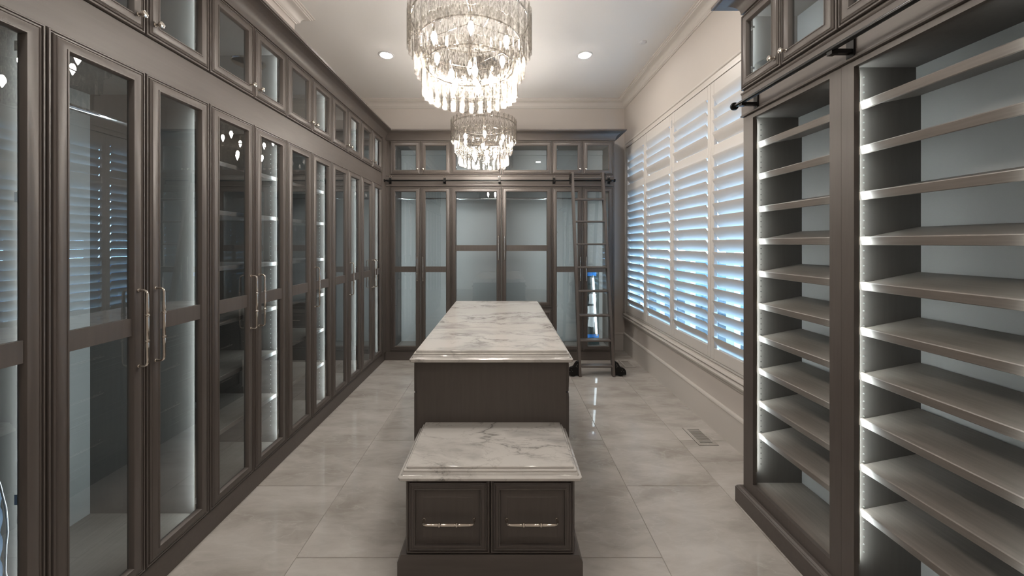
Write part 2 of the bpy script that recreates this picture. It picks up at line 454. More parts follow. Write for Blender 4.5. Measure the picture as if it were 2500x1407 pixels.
# shutter frame lining
m = MB()
m.box(1.702, 1.76, 2.30, 5.165, 2.832, 2.85); m.box(1.702, 1.76, 2.30, 5.165, .56, .574)
m.box(1.702, 1.76, 5.139, 5.170, .56, 2.85); m.box(1.702, 1.76, 2.30, 2.349, .56, 2.85)
put('frame', m.mesh('frame'), M['shutter'], win)
# sash, mullions, panes set to the outside
for i in range(4):
    y1, y0 = min(pb[i], WY1), max(pb[i + 1], WY0)
    m = MB()
    f = .055
    m.box(1.86, 1.91, y0, y0 + f, WZ0, WZ1); m.box(1.86, 1.91, y1 - f, y1, WZ0, WZ1)
    m.box(1.86, 1.91, y0 + f, y1 - f, WZ0, WZ0 + .05); m.box(1.86, 1.91, y0 + f, y1 - f, WZ1 - f, WZ1)
    put('sash', m.mesh('sash'), M['shutter'], win)
    put('pane', MB().box(1.883, 1.887, y0 + f, y1 - f, WZ0 + .05, WZ1 - f).mesh('pane'), M['wglass'], win)

ORD = ['farthest window shutter panel, by the ladder end of the room', 'second window shutter panel from the ladder end of the room',
       'third window shutter panel from the ladder end of the room', 'nearest window shutter panel, partly hidden by the shoe shelves']
def louver_mesh(L):
    poly = []
    for k in range(14):
        a = 2 * PI * k / 14
        poly.append((.0572 * math.cos(a), .0052 * math.sin(a)))
    return MB().prism(poly, 'y', 0, L).mesh('louver', True)
for i in range(4):
    y1, y0 = pb[i] - .0025, pb[i + 1] + .0025
    w = y1 - y0
    st = .045
    t = thing('shutter_panel', 'white plantation ' + ORD[i], 'shutter', (1.716, y0, 0), 0, 'white shutter panels on the window')
    for nm, a, b in (('stile', 0, st), ('stile', w - st, w)):
        put(nm, bevel_box(-.015, .015, a, b, .578, 2.826, .003), M['shutter'], t)
    for nm, z0, z1 in (('rail', .578, .674), ('rail', 2.228, 2.313), ('rail', 2.712, 2.826)):
        put(nm, bevel_box(-.014, .014, st, w - st, z0, z1, .003), M['shutter'], t)
    lm = louver_mesh(w - 2 * st - .004)
    zs = [.674 + 1.554 / 16 * (k + .5) for k in range(16)] + [2.313 + .399 / 4 * (k + .5) for k in range(4)]
    for z in zs:
        put('louver', lm, M['shutter'], t, (0, st + .002, z), (0, math.radians(57), 0))
    if i in (1, 2):
        for z in (.72, 1.25, 1.75, 2.25, 2.72):
            yy = 0.004 if i == 1 else w - .004
            put('hinge', cached('shinge', lambda: MB().tube([(0, 0, -.035), (0, 0, .035)], .004, 8).mesh('hinge', True)), M['plastic'], t, (-.018, yy, z))
# out of doors
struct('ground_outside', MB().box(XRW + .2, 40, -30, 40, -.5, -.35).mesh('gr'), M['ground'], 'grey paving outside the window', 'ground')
hm = MB()
nx, ny, nz = 5, 60, 6
def hp(i, j, k):
    x = 2.75 + .55 * i / nx; y = -1 + 12.0 * j / ny; z = -.35 + .98 * k / nz
    r = random.Random(i * 7919 + j * 104729 + k * 15485863)
    return (x + r.uniform(-.05, .05), y + r.uniform(-.05, .05), z + (r.uniform(-.06, .06) if k else 0))
idx = {}
for i in range(nx + 1):
    for j in range(ny + 1):
        for k in range(nz + 1):
            if i in (0, nx) or j in (0, ny) or k in (0, nz):
                idx[i, j, k] = len(hm.v); hm.v.append(hp(i, j, k))
for j in range(ny):
    for k in range(nz):
        for i in (0, nx): hm.f.append((idx[i, j, k], idx[i, j + 1, k], idx[i, j + 1, k + 1], idx[i, j, k + 1]))
    for i in range(nx):
        hm.f.append((idx[i, j, nz], idx[i + 1, j, nz], idx[i + 1, j + 1, nz], idx[i, j + 1, nz]))
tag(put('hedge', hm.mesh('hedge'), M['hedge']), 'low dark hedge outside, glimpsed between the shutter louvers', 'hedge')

# ================================================================ CABINET PARTS
def handle_mesh(L=.315, out=.038):
    h = L / 2
    pts = [(0, 0, -h), (0, -out * .7, -h), (0, -out * .92, -h + .006), (0, -out, -h + .016)]
    rad = [.0062, .0046, .0048, .0052]
    a = -h + .016
    c1, c2 = -h * .34, h * .34
    def seg(z0, z1, r0, r1, n=3):
        for k in range(1, n + 1):
            t = k / n; pts.append((0, -out, z0 + (z1 - z0) * t)); rad.append(r0 + (r1 - r0) * t)
    seg(a, c1 - .010, .0052, .0068)
    for dz, r in ((-.006, .0058), (-.003, .0088), (.003, .0088), (.006, .0058), (.010, .0066)): pts.append((0, -out, c1 + dz)); rad.append(r)
    seg(c1 + .010, c2 - .010, .0066, .0066, 2)
    for dz, r in ((-.006, .0058), (-.003, .0088), (.003, .0088), (.006, .0058), (.010, .0068)): pts.append((0, -out, c2 + dz)); rad.append(r)
    seg(c2 + .010, h - .016, .0068, .0052)
    pts += [(0, -out * .92, h - .006), (0, -out * .7, h), (0, 0, h)]; rad += [.0048, .0046, .0062]
    mb = MB().tube(pts, rad, 10)
    for s in (-h, h): mb.lathe([(.008, 0), (.008, -.003), (.006, -.006)], (0, 0, s), 'y', 14)
    return mb.mesh('handle', True)
def knob_mesh():
    return MB().lathe([(.009, 0), (.009, -.002), (.0055, -.005), (.0045, -.014), (.006, -.018), (.0125, -.021), (.0150, -.026), (.0135, -.031), (.008, -.034)], (0, 0, 0), 'y', 16).mesh('knob', True)
def hinge_mesh():
    mb = MB().box(-.007, .007, .001, .010, -.016, .016); mb.box(.004, .020, .006, .014, -.006, .006)
    return mb.mesh('hinge')

DP = [(0, 0), (0, .013), (.003, .017), (.0075, .017), (.0095, .0125), (.0125, .0125), (.0145, .018), (.0185, .0205), (.021, .0185), (.0235, .0205), (.0255, .022),
      (.0500, .022), (.0515, .0245), (.0555, .0245), (.058, .0215), (.0600, .012), (.0615, .010), (.0615, 0)]
def door_mesh(w, h, rail):
    mb = MB().frame(w, h, DP)
    if rail: mb.box(.0605, w - .0605, -.018, -.001, rail[0], rail[1])
    return mb.mesh('door', True)
def raised_mesh(w, h):
    prof = DP[:11] + [(.034, .022), (.036, .025), (.040, .024), (.042, .014), (.046, .012), (.072, .018), (.074, .020)]
    return MB().frame(w, h, prof[::1], close=False).mesh('drawer', True)

def add_door(cab, x, z, w, h, hinge_left, rail=None, pull=None, hinges=2, dy=0.0):
    """glazed door; rail = (z0, z1) in door space; pull = ('handle'|'knob', zc)"""
    d = put('door', cached(('door', round(w, 4), round(h, 4), rail), lambda: door_mesh(w, h, rail)), M['wood'], cab, (x, dy, z))
    g = .0605
    spans = [(g, h - g)] if not rail else [(g, rail[0]), (rail[1], h - g)]
    for a, b in spans:
        put('pane', cached(('pane', round(w, 4), round(a, 4), round(b, 4)), lambda: MB().box(g, w - g, -.009, -.005, a, b).mesh('pane')), M['glass'], d)
    px = w - .036 if hinge_left else .036
    if pull:
        if pull[0] == 'handle': put('handle', cached('handle', handle_mesh), M['nickel'], d, (px, -.021, pull[1]))
        else: put('knob', cached('knob', knob_mesh), M['nickel'], d, (px, -.021, pull[1]))
    for k in range(hinges):
        zz = h * (k + .5) / hinges if hinges > 2 else (.10 + (h - .2) * k)
        zz = .10 + (h - .20) * k / max(1, hinges - 1)
        hx = .054 if hinge_left else w - .054
        put('hinge', cached('hinge', hinge_mesh), M['chrome'], d, (hx, 0.0, zz), (0, 0, 0 if not hinge_left else 0))
    return d

def led_strip(cab, sx, za, zb):
    c = put('led_channel', MB().box(sx - .002, sx + .014, .0202, .0260, za - .004, zb + .004).mesh('channel'), M['nickel'], cab)
    me = MB().box(sx, sx + .012, .0261, .0269, za, zb).mesh('led')
    me.materials.append(M['plastic']); me.materials.append(M['led'])
    for p in me.polygons: p.material_index = 1 if p.normal.y > .5 else 0      # the diodes face the cabinet's back
    put('led_strip', me, None, c)

def carcass(cab, w, z0, z1, depth, open_front=None, back=True, led=True, zled=None, inner='inside'):
    """box with face frame; local x along width, front at y=0 facing -y"""
    t = .018
    put('side_panel', MB().box(.001, t, .021, depth, z0, z1).mesh('side'), M[inner], cab)
    put('side_panel', MB().box(w - t, w - .001, .021, depth, z0, z1).mesh('side'), M[inner], cab)
    put('bottom_panel', MB().box(t, w - t, .021, depth, z0, z0 + t).mesh('bottom'), M['shelfwood'], cab)
    put('top_panel', MB().box(t, w - t, .021, depth, z1 - t, z1).mesh('top'), M[inner], cab)
    put('back_panel', MB().box(t, w - t, depth - .012, depth, z0 + t, z1 - t).mesh('back'), M['backp'], cab)
    x0, x1, a, b = open_front or (.046, w - .046, z0 + .03, z1 - .03)
    m = MB(); m.box(.0005, x0, 0, .02, z0, z1); m.box(x1, w - .0005, 0, .02, z0, z1); m.box(x0, x1, 0, .02, z0, a); m.box(x0, x1, 0, .02, b, z1)
    put('face_frame', m.mesh('face_frame'), M['wood'], cab)
    if led:
        za, zb = zled or (z0 + .04, z1 - .04)
        for sx in (.030, w - .042): led_strip(cab, sx, za, zb)

def rod(cab, w, z, y):
    put('closet_rod', MB().tube([(.02, y, z), (w - .02, y, z)], .0135, 12).mesh('rod', True), M['chrome'], cab)
def flat_shelf(cab, w, z, depth, y0=.045):
    put('shelf', cached(('shelf', round(w, 4), round(depth, 3)), lambda: bevel_box(.0185, w - .0185, y0, depth - .013, -.013, .013, .002)), M['shelfwood'], cab, (0, 0, z))
def pins(cab, xs, ys, z0, z1, mat='pin', step=.032):
    m = MB()
    for x, s in xs:
        for y in ys:
            z = z0
            while z < z1:
                m.lathe([(.0032, 0), (.0032, .0016 * s)], (x, y, z), 'x', 6); z += step
    o = put('shelf_pin_holes', m.mesh('pins'), M[mat], cab); o['kind'] = 'stuff'

LW, LD = .3442, .595
Y0 = 1.2415
RAIL = (1.140 - .1287, 1.212 - .1287)
ZD0, ZD1 = .1287, 2.245
ZU0, ZU1 = 2.409, 2.840
G = .0022
lowlab = ['left-wall tall glass cabinet at the picture edge, nearest the viewer, holding a jacket',
          'left-wall tall glass cabinet reflecting the shutters, with a long hanging rod and no shelves',
          'left-wall tall glass cabinet with shelves and two door pulls, reflecting a chandelier',
          'left-wall tall glass cabinet with shelves and only one door pull',
          'left-wall tall glass cabinet without shelves and only one door pull',
          'left-wall tall glass cabinet in the corner beside the end wall cabinets']
uplab = ['left-wall upper glass cabinet above the jacket cabinet, mostly out of frame',
         'left-wall upper glass cabinet, second from the picture edge',
         'left-wall upper glass cabinet, third from the picture edge',
         'left-wall upper glass cabinet, fourth from the picture edge',
         'left-wall upper glass cabinet, fifth from the picture edge',
         'left-wall upper glass cabinet in the corner by the end wall']
SHZ = [.46, .76, 1.07, 1.378, 1.69, 1.966]
for c in range(6):
    ya = Y0 + (2 * c - 2) * LW
    w = 2 * LW
    cab = thing('display_cabinet', lowlab[c], 'cabinet', (XLF, ya, 0), PI / 2, 'tall glass cabinets along the left wall')
    carcass(cab, w, .115, 2.30, LD, (.046, w - .046, .15, 2.225), zled=(.16, 2.2))
    for k in range(2):
        has = not (c in (3, 4) and k == 0)
        add_door(cab, k * LW + G, ZD0, LW - 2 * G, ZD1 - ZD0, k == 0, RAIL, ('handle', 1.167 - ZD0) if has else None, 5 if c < 5 else 4)
    if c in (2, 3):
        for z in SHZ: flat_shelf(cab, w, z, LD)
        pins(cab, [(.018, 1), (w - .018, -1)], [.085, .5], .25, 2.15)
    else:
        rod(cab, w, 2.09, .27)
    cab = thing('upper_cabinet', uplab[c], 'cabinet', (XLF, ya, 0), PI / 2, 'small upper glass cabinets along the left wall')
    carcass(cab, w, 2.301, 2.849, LD, (.046, w - .046, 2.43, 2.82), zled=(2.43, 2.82))
    # lift the floor of the upper box to the door line
    for o in cab.children:
        if o.name.startswith('bottom_panel'): o.location.z = .105
    for k in range(2):
        add_door(cab, k * LW + G, ZU0, LW - 2 * G, ZU1 - ZU0, k == 0, None, ('knob', .062), 2)

# end-wall cabinets (face -Y)
bx = [-1.4575, -1.066, -.6745, -.0206, .6338, 1.0305, 1.4273]
names = [('at its left corner', 0, 2), ('with wide double doors behind the marble island', 2, 4), ('behind the ladder', 4, 6)]
BD = YB - YBF - .008
for nm, i0, i2 in names:
    xa, xb = bx[i0], bx[i2]; xm = bx[i0 + 1]
    wide = i0 == 2
    cab = thing('display_cabinet', 'end-wall tall glass cabinet ' + nm, 'cabinet', (xa, YBF, 0), 0, 'tall glass cabinets on the end wall')
    w = xb - xa
    if not wide:
        carcass(cab, w, .115, 2.30, BD, (.046, w - .046, .15, 2.225), zled=(.16, 2.2))
        for k, (p, q) in enumerate(((xa, xm), (xm, xb))):
            add_door(cab, p - xa + G, ZD0, q - p - 2 * G, ZD1 - ZD0, k == 0, (1.145 - ZD0, 1.218 - ZD0), ('handle', 1.19 - ZD0), 5)
    else:
        carcass(cab, w, .115, 2.30, BD, (.046, w - .046, .70, 2.225), zled=(.70, 2.2))
        put('shelf', MB().box(.02, w - .02, .03, BD - .014, .675, .69).mesh('deck'), M['shelfwood'], cab)
        for k, (p, q) in enumerate(((xa, xm), (xm, xb))):
            add_door(cab, p - xa + G, .692, q - p - 2 * G, ZD1 - .692, k == 0, (1.420 - .692, 1.495 - .692), ('handle', 1.46 - .692), 3)
        for k, (p, q) in enumerate(((xa, xm), (xm, xb))):
            for z0, z1 in ((ZD0, .393), (.397, .660)):
                d = put('drawer', cached(('dr', round(q - p, 4), round(z1 - z0, 3)), lambda: raised_mesh(q - p - 2 * G, z1 - z0)), M['wood'], cab, (p - xa + G, 0, z0))
                put('handle', cached('pullh', lambda: handle_mesh(.20, .032)), M['nickel'], d, ((q - p) / 2, -.018, (z1 - z0) / 2), (0, PI / 2, 0))
    rod(cab, w, 2.125, .24)
    cab = thing('upper_cabinet', 'end-wall upper glass cabinet ' + {'at its left corner': 'at its left corner', 'behind the ladder': 'above the ladder top'}.get(nm, 'with wide doors behind the farther chandelier'), 'cabinet', (xa, YBF, 0), 0, 'small upper glass cabinets on the end wall')
    carcass(cab, w, 2.301, 2.849, BD, (.046, w - .046, 2.43, 2.82), zled=(2.43, 2.82))
    for o in cab.children:
        if o.name.startswith('bottom_panel'): o.location.z = .105
    put('light_rail', MB().box(.02, w - .02, BD - .03, BD - .013, 2.765, 2.83).mesh('lr'), M['backp'], cab)
    for k, (p, q) in enumerate(((xa, xm), (xm, xb))):
        add_door(cab, p - xa + G, ZU0, q - p - 2 * G, ZU1 - ZU0, k == 0, None, ('knob', .064), 2)

# filler posts at the corner, end panel beside the wall
t = thing('corner_filler', 'dark wooden filler post in the corner between the two cabinet rows', 'panel')
m = MB(); m.box(XLF, XLF + .02, 4.685, YBF - .001, .115, 2.85)
put('panel', m.mesh('fp'), M['wood'], t)
put('panel', MB().box(XLF + .021, -1.459, YBF, YBF + .02, .115, 2.85).mesh('fp'), M['wood'], t)
tag(put('end_panel', MB().box(1.4285, 1.4465, YBF + .001, YB - .001, 0, 2.85).mesh('ep'), M['wood']), 'dark wooden end panel of the ladder cabinet beside the window wall', 'panel')

# friezes between the rows of doors
def frieze(name, label, x0, y0, L, rz, bead=False, z0=2.256, z1=2.398, th=.008):
    p = [(0, z0), (-th - .006, z0), (-th - .008, z0 + .006), (-th - .004, z0 + .012), (-th, z0 + .015), (-th, z1 - .014), (-th - .004, z1 - .010), (-th - .006, z1 - .004), (-th - .003, z1), (0, z1)]
    if not bead: p = [(0, z0), (-th, z0), (-th, z1), (0, z1)]
    o = put(name, MB().prism(p, 'x', 0, L).mesh(name, True), M['wood_h'], None, (x0, y0, 0), (0, 0, rz))
    return tag(o, label, 'trim')
frieze('frieze_board', 'plain dark wooden band between door rows on the left', XLF, .555, 4.836 - .555 - .008, PI / 2, False, 2.2475, 2.4065, .004)
frieze('frieze_board', 'beaded dark wooden band carrying the ladder rail on the end wall', XLF + .006, YBF, 1.4285 - XLF - .006, 0, True)
frieze('frieze_board', 'beaded dark wooden band carrying the rail above the shoe shelves', XRF, 2.172, 1.26, -PI / 2, True, 2.25, 2.392, .010)

# plinths
def plinth(name, label, prof, path):
    return tag(put(name, MB().sweep(prof, path).mesh(name, True), M['wood_h']), label, 'plinth')
pp = [(-.02, 0), (.0, 0), (.0, .113), (-.02, .113)]
plinth('cabinet_plinth', 'dark wooden plinth under the left row of cabinets', pp, [(XLF, .55), (XLF, YBF - .001)])
plinth('cabinet_plinth', 'dark wooden plinth under the end-wall cabinets', pp, [(XLF + .002, YBF), (1.428, YBF)])
pr = [(-.02, 0), (.030, 0), (.030, .088), (.025, .093), (.025, .096), (.016, .104), (-.02, .104)]
plinth('cabinet_plinth', 'stepped dark wooden plinth under the shoe shelves', pr, [(XRW - .03, 2.17), (XRF, 2.17), (XRF, .91)])

# crown mouldings of the cabinets
cr = [(-.02, 2.8505), (.004, 2.8505), (.010, 2.853)]
for k in range(11):
    a = k / 10 * PI / 2
    cr.append((.010 + .096 * (1 - math.cos(a)), 2.855 + .088 * math.sin(a)))
cr += [(.112, 2.943), (.112, 2.948), (.122, 2.949), (.122, 2.966), (-.02, 2.966)]
crm = MB().sweep(cr, [(XLF, .55), (XLF, YBF), (1.4465, YBF), (1.4465, YB - .002)]).mesh('crown', True)
tag(put('cornice', crm, M['wood_h']), 'dark wooden cove crown running over left and end-wall cabinets', 'moulding')
crm = MB().sweep(cr, [(XRW - .002, 2.17), (XRF, 2.17), (XRF, .91)]).mesh('crown', True)
tag(put('cornice', crm, M['wood_h']), 'dark wooden cove crown over the shoe shelves, cut short at upper right', 'moulding')

# ---------------------------------------------------------------- shoe shelves on the right (face -X)
RD = .292
shz = [.440, .622, .806, .991, 1.174, 1.357, 1.540, 1.722, 1.907, 2.088]
def shoe_mesh(x0, x1, d):
    p = [(0, -.026), (.003, -.029), (.012, -.029), (.014, -.018), (d, -.018), (d, 0), (.012, 0), (.010, .006), (.003, .006), (0, .003)]
    return MB().prism(p, 'x', x0, x1).mesh('shelf')
for u, (yo, x0, x1, lab, lab2) in enumerate(((2.17, .082, .572, 'open shoe-shelf cabinet next to the window shutters', 'upper glass cabinet over the shoe shelves next to the window'),
                                     (1.5425, .0555, .5455, 'open shoe-shelf cabinet nearest the viewer, cut by the picture edge', 'upper glass cabinet over the nearest shoe shelves, at top right corner'))):
    w = .6275
    cab = thing('shoe_shelves', 'tall dark ' + lab, 'shelving', (XRF, yo, 0), -PI / 2, 'open shoe-shelf cabinets on the right')
    xi0, xi1 = x0 - .022, x1 + .022
    put('side_panel', MB().box(.001 if u == 0 else .0, xi0, .021, RD + .02, .10, 2.30).mesh('side'), M['inside'], cab)
    put('side_panel', MB().box(xi1, w - .001, .021, RD + .02, .10, 2.30).mesh('side'), M['inside'], cab)
    put('bottom_panel', MB().box(xi0, xi1, .021, RD, .10, .163).mesh('bt'), M['shelfwood'], cab)
    put('top_panel', MB().box(xi0, xi1, .021, RD, 2.232, 2.30).mesh('tp'), M['inside'], cab)
    put('back_panel', MB().box(xi0, xi1, RD, RD + .02, .10, 2.30).mesh('bk'), M['backr'], cab)
    put('light_rail', MB().box(xi0, xi1, RD - .02, RD, 2.165, 2.232).mesh('lr'), M['backp'], cab)
    m = MB(); m.box(.0005, x0, 0, .02, .10, 2.30); m.box(x1, w - .0005, 0, .02, .10, 2.30); m.box(x0, x1, 0, .02, .10, .165); m.box(x0, x1, 0, .02, 2.225, 2.30)
    put('face_frame', m.mesh('ff'), M['wood'], cab)
    sm = cached('shoe', lambda: shoe_mesh(xi0 + .0008, xi1 - .0008, RD - .052))
    for z in shz:
        put('shelf', sm, M['shelfwood'], cab, (0 if u == 0 else (x0 - .082), .046, z), (math.radians(11.2), 0, 0))
    for sx in (xi0 + .006, xi1 - .018): led_strip(cab, sx, .24, 2.21)
    pins(cab, [(xi0, 1), (xi1, -1)], [.060], .27, 2.20, 'pin' if u else 'dark', .0305)
    cab = thing('upper_cabinet', lab2, 'cabinet', (XRF, yo, 0), -PI / 2, 'small upper glass cabinets on the right')
    carcass(cab, w, 2.301, 2.849, RD + .02, (.046, w - .046, 2.43, 2.82), zled=(2.43, 2.82))
    for o in cab.children:
        if o.name.startswith('bottom_panel'): o.location.z = .105
    dw = w / 2
    for k in range(2):
        add_door(cab, k * dw + G, ZU0 - .004, dw - 2 * G, ZU1 - ZU0, k == 0, None, ('knob', .055), 2)

# ================================================================ ISLAND AND BENCH
def slab(x0, x1, y0, y1, zb, zt, back_square=False):
    T = zt - zb
    prof = [(.012, 0), (.004, 0), (0, .004), (0, T * .28), (.003, T * .33), (.009, T * .38), (.0135, T * .48), (.0155, T * .58), (.0185, T * .62), (.0190, T * .73), (.0200, T * .76),
            (.0290, T * .79), (.0295, T * .80), (.0295, T * .94), (.0320, T), (.036, T)]
    mb = MB(); vs = []; n = len(prof)
    for d, z in prof:
        db = min(d, .006) if back_square else d
        c = .010 if d < .01 else .004
        X0, X1, Ya, Yc = x0 + d, x1 - d, y0 + d, y1 - (0 if back_square else d)
        cb = c if not back_square else 1e-4
        vs += [(X0 + c, Ya, zb + z), (X1 - c, Ya, zb + z), (X1, Ya + c, zb + z), (X1, Yc - cb, zb + z), (X1 - cb, Yc, zb + z), (X0 + cb, Yc, zb + z), (X0, Yc - cb, zb + z), (X0, Ya + c, zb + z)]
    fs = []
    for i in range(n - 1):
        for k in range(8):
            k2 = (k + 1) % 8; fs.append((i * 8 + k, i * 8 + k2, (i + 1) * 8 + k2, (i + 1) * 8 + k))
    fs.append(tuple(range(7, -1, -1))); fs.append(tuple((n - 1) * 8 + k for k in range(8)))
    mb.add(vs, fs); me = mb.mesh('slab', True); return me
IX = -.062
IY0, IY1 = 1.995, 3.695
tag(put('island_worktop', slab(IX - .4335, IX + .4335, 1.963, 3.725, .889, .946), M['marble']), 'long white marble worktop with grey veins on the island', 'worktop')
isl = thing('island_cabinet', 'dark wooden island cabinet under the long marble worktop', 'cabinet', (IX, 0, 0))
put('body', MB().box(-.399, .399, IY0, IY1, .10, .888).mesh('body'), M['wood'], isl)
put('plinth', bevel_box(-.41, .41, IY0 + .02, IY1 + .01, 0, .099, .004), M['wood_h'], isl)
for s in (-1, 1):
    ncol = 3; cw = (IY1 - IY0 - .012) / ncol
    for c in range(ncol):
        for z0, z1 in ((.722, .880), (.42, .716), (.112, .414)):
            key = ('idr', round(z1 - z0, 3))
            me = cached(key, lambda: raised_mesh(cw - .006, z1 - z0))
            # s=+1 faces +X : local x -> +Y
            yy = IY0 + .009 + c * cw if s > 0 else IY0 + .003 + (c + 1) * cw
            d = put('drawer', me, M['wood'], isl, (s * .399, yy, z0), (0, 0, PI / 2 if s > 0 else -PI / 2))
            put('handle', cached('pullh', lambda: handle_mesh(.20, .032)), M['nickel'], d, (cw / 2, -.018, (z1 - z0) / 2), (0, PI / 2, 0))

BX = -.055
tag(put('bench_worktop', slab(BX - .390, BX + .390, 1.571, 1.9945, .513, .561, True), M['marble']), 'small white marble top of the low drawer bench before the island', 'worktop')
ben = thing('bench_cabinet', 'low dark wooden bench cabinet with two drawers in front of the island', 'cabinet', (BX, 0, 0))
put('body', MB().box(-.364, .364, 1.612, 1.9945, .12, .512).mesh('body'), M['wood'], ben)
put('plinth', MB().sweep([(-.3, 0), (.030, 0), (.030, .166), (.022, .178), (.018, .186), (-.3, .186)], [(.364, 1.994), (.364, 1.6115), (-.364, 1.6115), (-.364, 1.994)][::-1]).mesh('pl', True), M['wood_h'], ben)
for k in range(2):
    dw = .361
    d = put('drawer', cached('bdr', lambda: raised_mesh(dw - .003, .318)), M['wood'], ben, (-.361 + k * dw + .0015, 1.612, .190))
    put('handle', cached('bpull', lambda: handle_mesh(.214, .034)), M['nickel'], d, (dw / 2 + (.004 if k == 0 else -.004), -.018, .150), (0, PI / 2, 0))

# ================================================================ LADDER AND RAILS
RZ = 2.320
rail = thing('ladder_rail', 'black iron ladder rail along the end-wall cabinets', 'rail', (0, 0, 0))
put('rail_tube', MB().tube([(-1.515, 4.755, RZ), (1.425, 4.755, RZ)], .0105, 12).mesh('rt', True), M['black'], rail)
def bracket_mesh():
    mb = MB()
    mb.box(-.016, .016, -.008, 0, -.045, .03); mb.box(-.011, .011, -.075, -.006, -.030, -.014); mb.box(-.012, .012, -.090, -.066, -.034, -.008)
    return mb.mesh('bracket')
def bolt_mesh(): return MB().lathe([(.006, 0), (.006, -.003), (.003, -.006)], (0, 0, 0), 'y', 10).mesh('bolt', True)
for x in (-1.458, -.753, -.044, .66, 1.368):
    b = put('bracket', cached('bracket', bracket_mesh), M['black'], rail, (x, YBF - .0085, RZ + .012))
    for dx in (-.011, .011): put('bolt', cached('bolt', bolt_mesh), M['nickel'], b, (dx, -.004, .052))
for x in (-1.515, 1.425):
    put('end_cap', cached('cap', lambda: MB().lathe([(.006, -.012), (.019, -.008), (.021, 0), (.019, .008), (.006, .012)], (0, 0, 0), 'x', 16).mesh('cap', True)), M['black'], rail, (x, 4.755, RZ))
rail = thing('ladder_rail', 'black iron ladder rail ending in a ball above the shoe shelves', 'rail', (0, 0, 0))
RX, RZ2 = 1.306, 2.292
put('rail_tube', MB().tube([(RX, 2.10, RZ2), (RX, .92, RZ2)], .0105, 12).mesh('rt', True), M['black'], rail)
put('end_cap', MB().lathe([(.006, -.012), (.020, -.009), (.023, 0), (.020, .009), (.006, .012)], (RX, 2.104, RZ2), 'y', 16).mesh('cap', True), M['black'], rail)
for y in (2.04, 1.485, .98):
    put('bracket', cached('bracket2', bracket_mesh), M['black'], rail, (XRF - .0105, y, RZ2 + .012), (0, 0, -PI / 2))

lad = thing('ladder', 'dark wooden library ladder leaning against the end-wall cabinets', 'ladder', (1.0685, 0, 0))
LY0, LY1, LH = 4.256, 4.727, 2.414
def ly(z): return LY0 + (LY1 - LY0) * z / LH
for s in (-1, 1):
    x = s * .1915
    m = MB()
    x0, x1 = x - .0145, x + .0145
    d = .033
    vs = []
    for z in (0.0, LH):
        y = ly(z)
        vs += [(x0, y - d, z), (x1, y - d, z), (x1, y + d, z), (x0, y + d, z)]
    m.add(vs, [(0, 3, 2, 1), (4, 5, 6, 7), (0, 1, 5, 4), (1, 2, 6, 5), (2, 3, 7, 6), (3, 0, 4, 7)])
    put('side_rail', m.mesh('side_rail'), M['wood'], lad, (0, 0, 0.002))
    # cast wheel cover, curved outline, outside the foot
    pts = [(0, .004), (0, .170), (s * .018, .166), (s * .034, .154), (s * .046, .134), (s * .056, .114), (s * .070, .104), (s * .088, .099), (s * .108, .088), (s * .122, .068), (s * .128, .040), (s * .128, .020), (s * .092, .018),
           (s * .082, .006), (s * .062, .002), (s * .042, .006), (s * .034, .016), (s * .01, .016)]
    wc = put('wheel_cover', MB().prism(pts, 'y', -.022, .022).mesh('wheel_cover'), M['black'], lad, (x + s * .0148, LY0 + .005, .003))
    put('wheel', MB().lathe([(.030, -.010), (.034, -.006), (.034, .006), (.030, .010)], (0, 0, 0), 'y', 20).mesh('wheel', True), M['black'], lad, (x + s * .077, LY0 + .035, .036))
    for q, (dx, dz) in enumerate(((.014, .140), (.022, .128), (.030, .115), (.020, .108), (.100, .055), (.085, .075), (.072, .060))):
        put('rivet', cached('rivet', lambda: MB().lathe([(.0026, 0), (.0026, -.002)], (0, 0, 0), 'y', 8).mesh('rivet')), M['grout'] if q < 4 else M['black'], wc, (s * dx, -.022, dz))
    hk = MB(); yr = 4.755 ; 
    hk.box(x + s * .016, x + s * .026, LY1 - .055, 4.785, RZ - .045, RZ + .075); hk.box(x + s * .014, x + s * .034, 4.742, 4.770, RZ + .0105, RZ + .030)
    put('rail_hook', hk.mesh('hook'), M['black'], lad)
for k in range(9):
    z = .114 + .2787 * k
    put('tread', cached('tread', lambda: bevel_box(-.1765, .1765, -.045, .045, -.011, .011, .005)) if k < 8 else MB().tube([(-.1765, 0, 0), (.1765, 0, 0)], .013, 10).mesh('rung', True), M['wood_h'], lad, (0, ly(z), z))

# ================================================================ CHANDELIERS
def panel_mesh(n, R, h):
    w = 2 * R * math.sin(PI / n) * .955
    sag = .016; seg = 8; th = .005
    # arc of a circle bulging outwards (+x)
    Rc = (w * w / 4 + sag * sag) / (2 * sag); a0 = math.asin(min(1, w / 2 / Rc))
    vs = []; fs = []
    for z in (0, h):
        for rr in (Rc, Rc - th):
            for k in range(seg + 1):
                a = -a0 + 2 * a0 * k / seg
                vs.append((rr * math.cos(a) - (Rc - sag), rr * math.sin(a), z))
    c = seg + 1
    for k in range(seg):
        fs += [(k, k + 1, 2 * c + k + 1, 2 * c + k), (c + k, 3 * c + k, 3 * c + k + 1, c + k + 1), (k, c + k, c + k + 1, k + 1), (2 * c + k, 2 * c + k + 1, 3 * c + k + 1, 3 * c + k)]
    fs += [(0, 2 * c, 3 * c, c), (seg, c + seg, 3 * c + seg, 2 * c + seg)]
    return MB().add(vs, fs).mesh('panel', True)
def torus(R, r, z, seg=64):
    return MB().tube([(R * math.cos(2 * PI * k / seg), R * math.sin(2 * PI * k / seg), z) for k in range(seg + 1)], r, 6, False).mesh('ring', True)
TIERS = [(34, .352, 2.645, .232), (30, .311, 2.516, .225), (27, .268, 2.390, .222)]
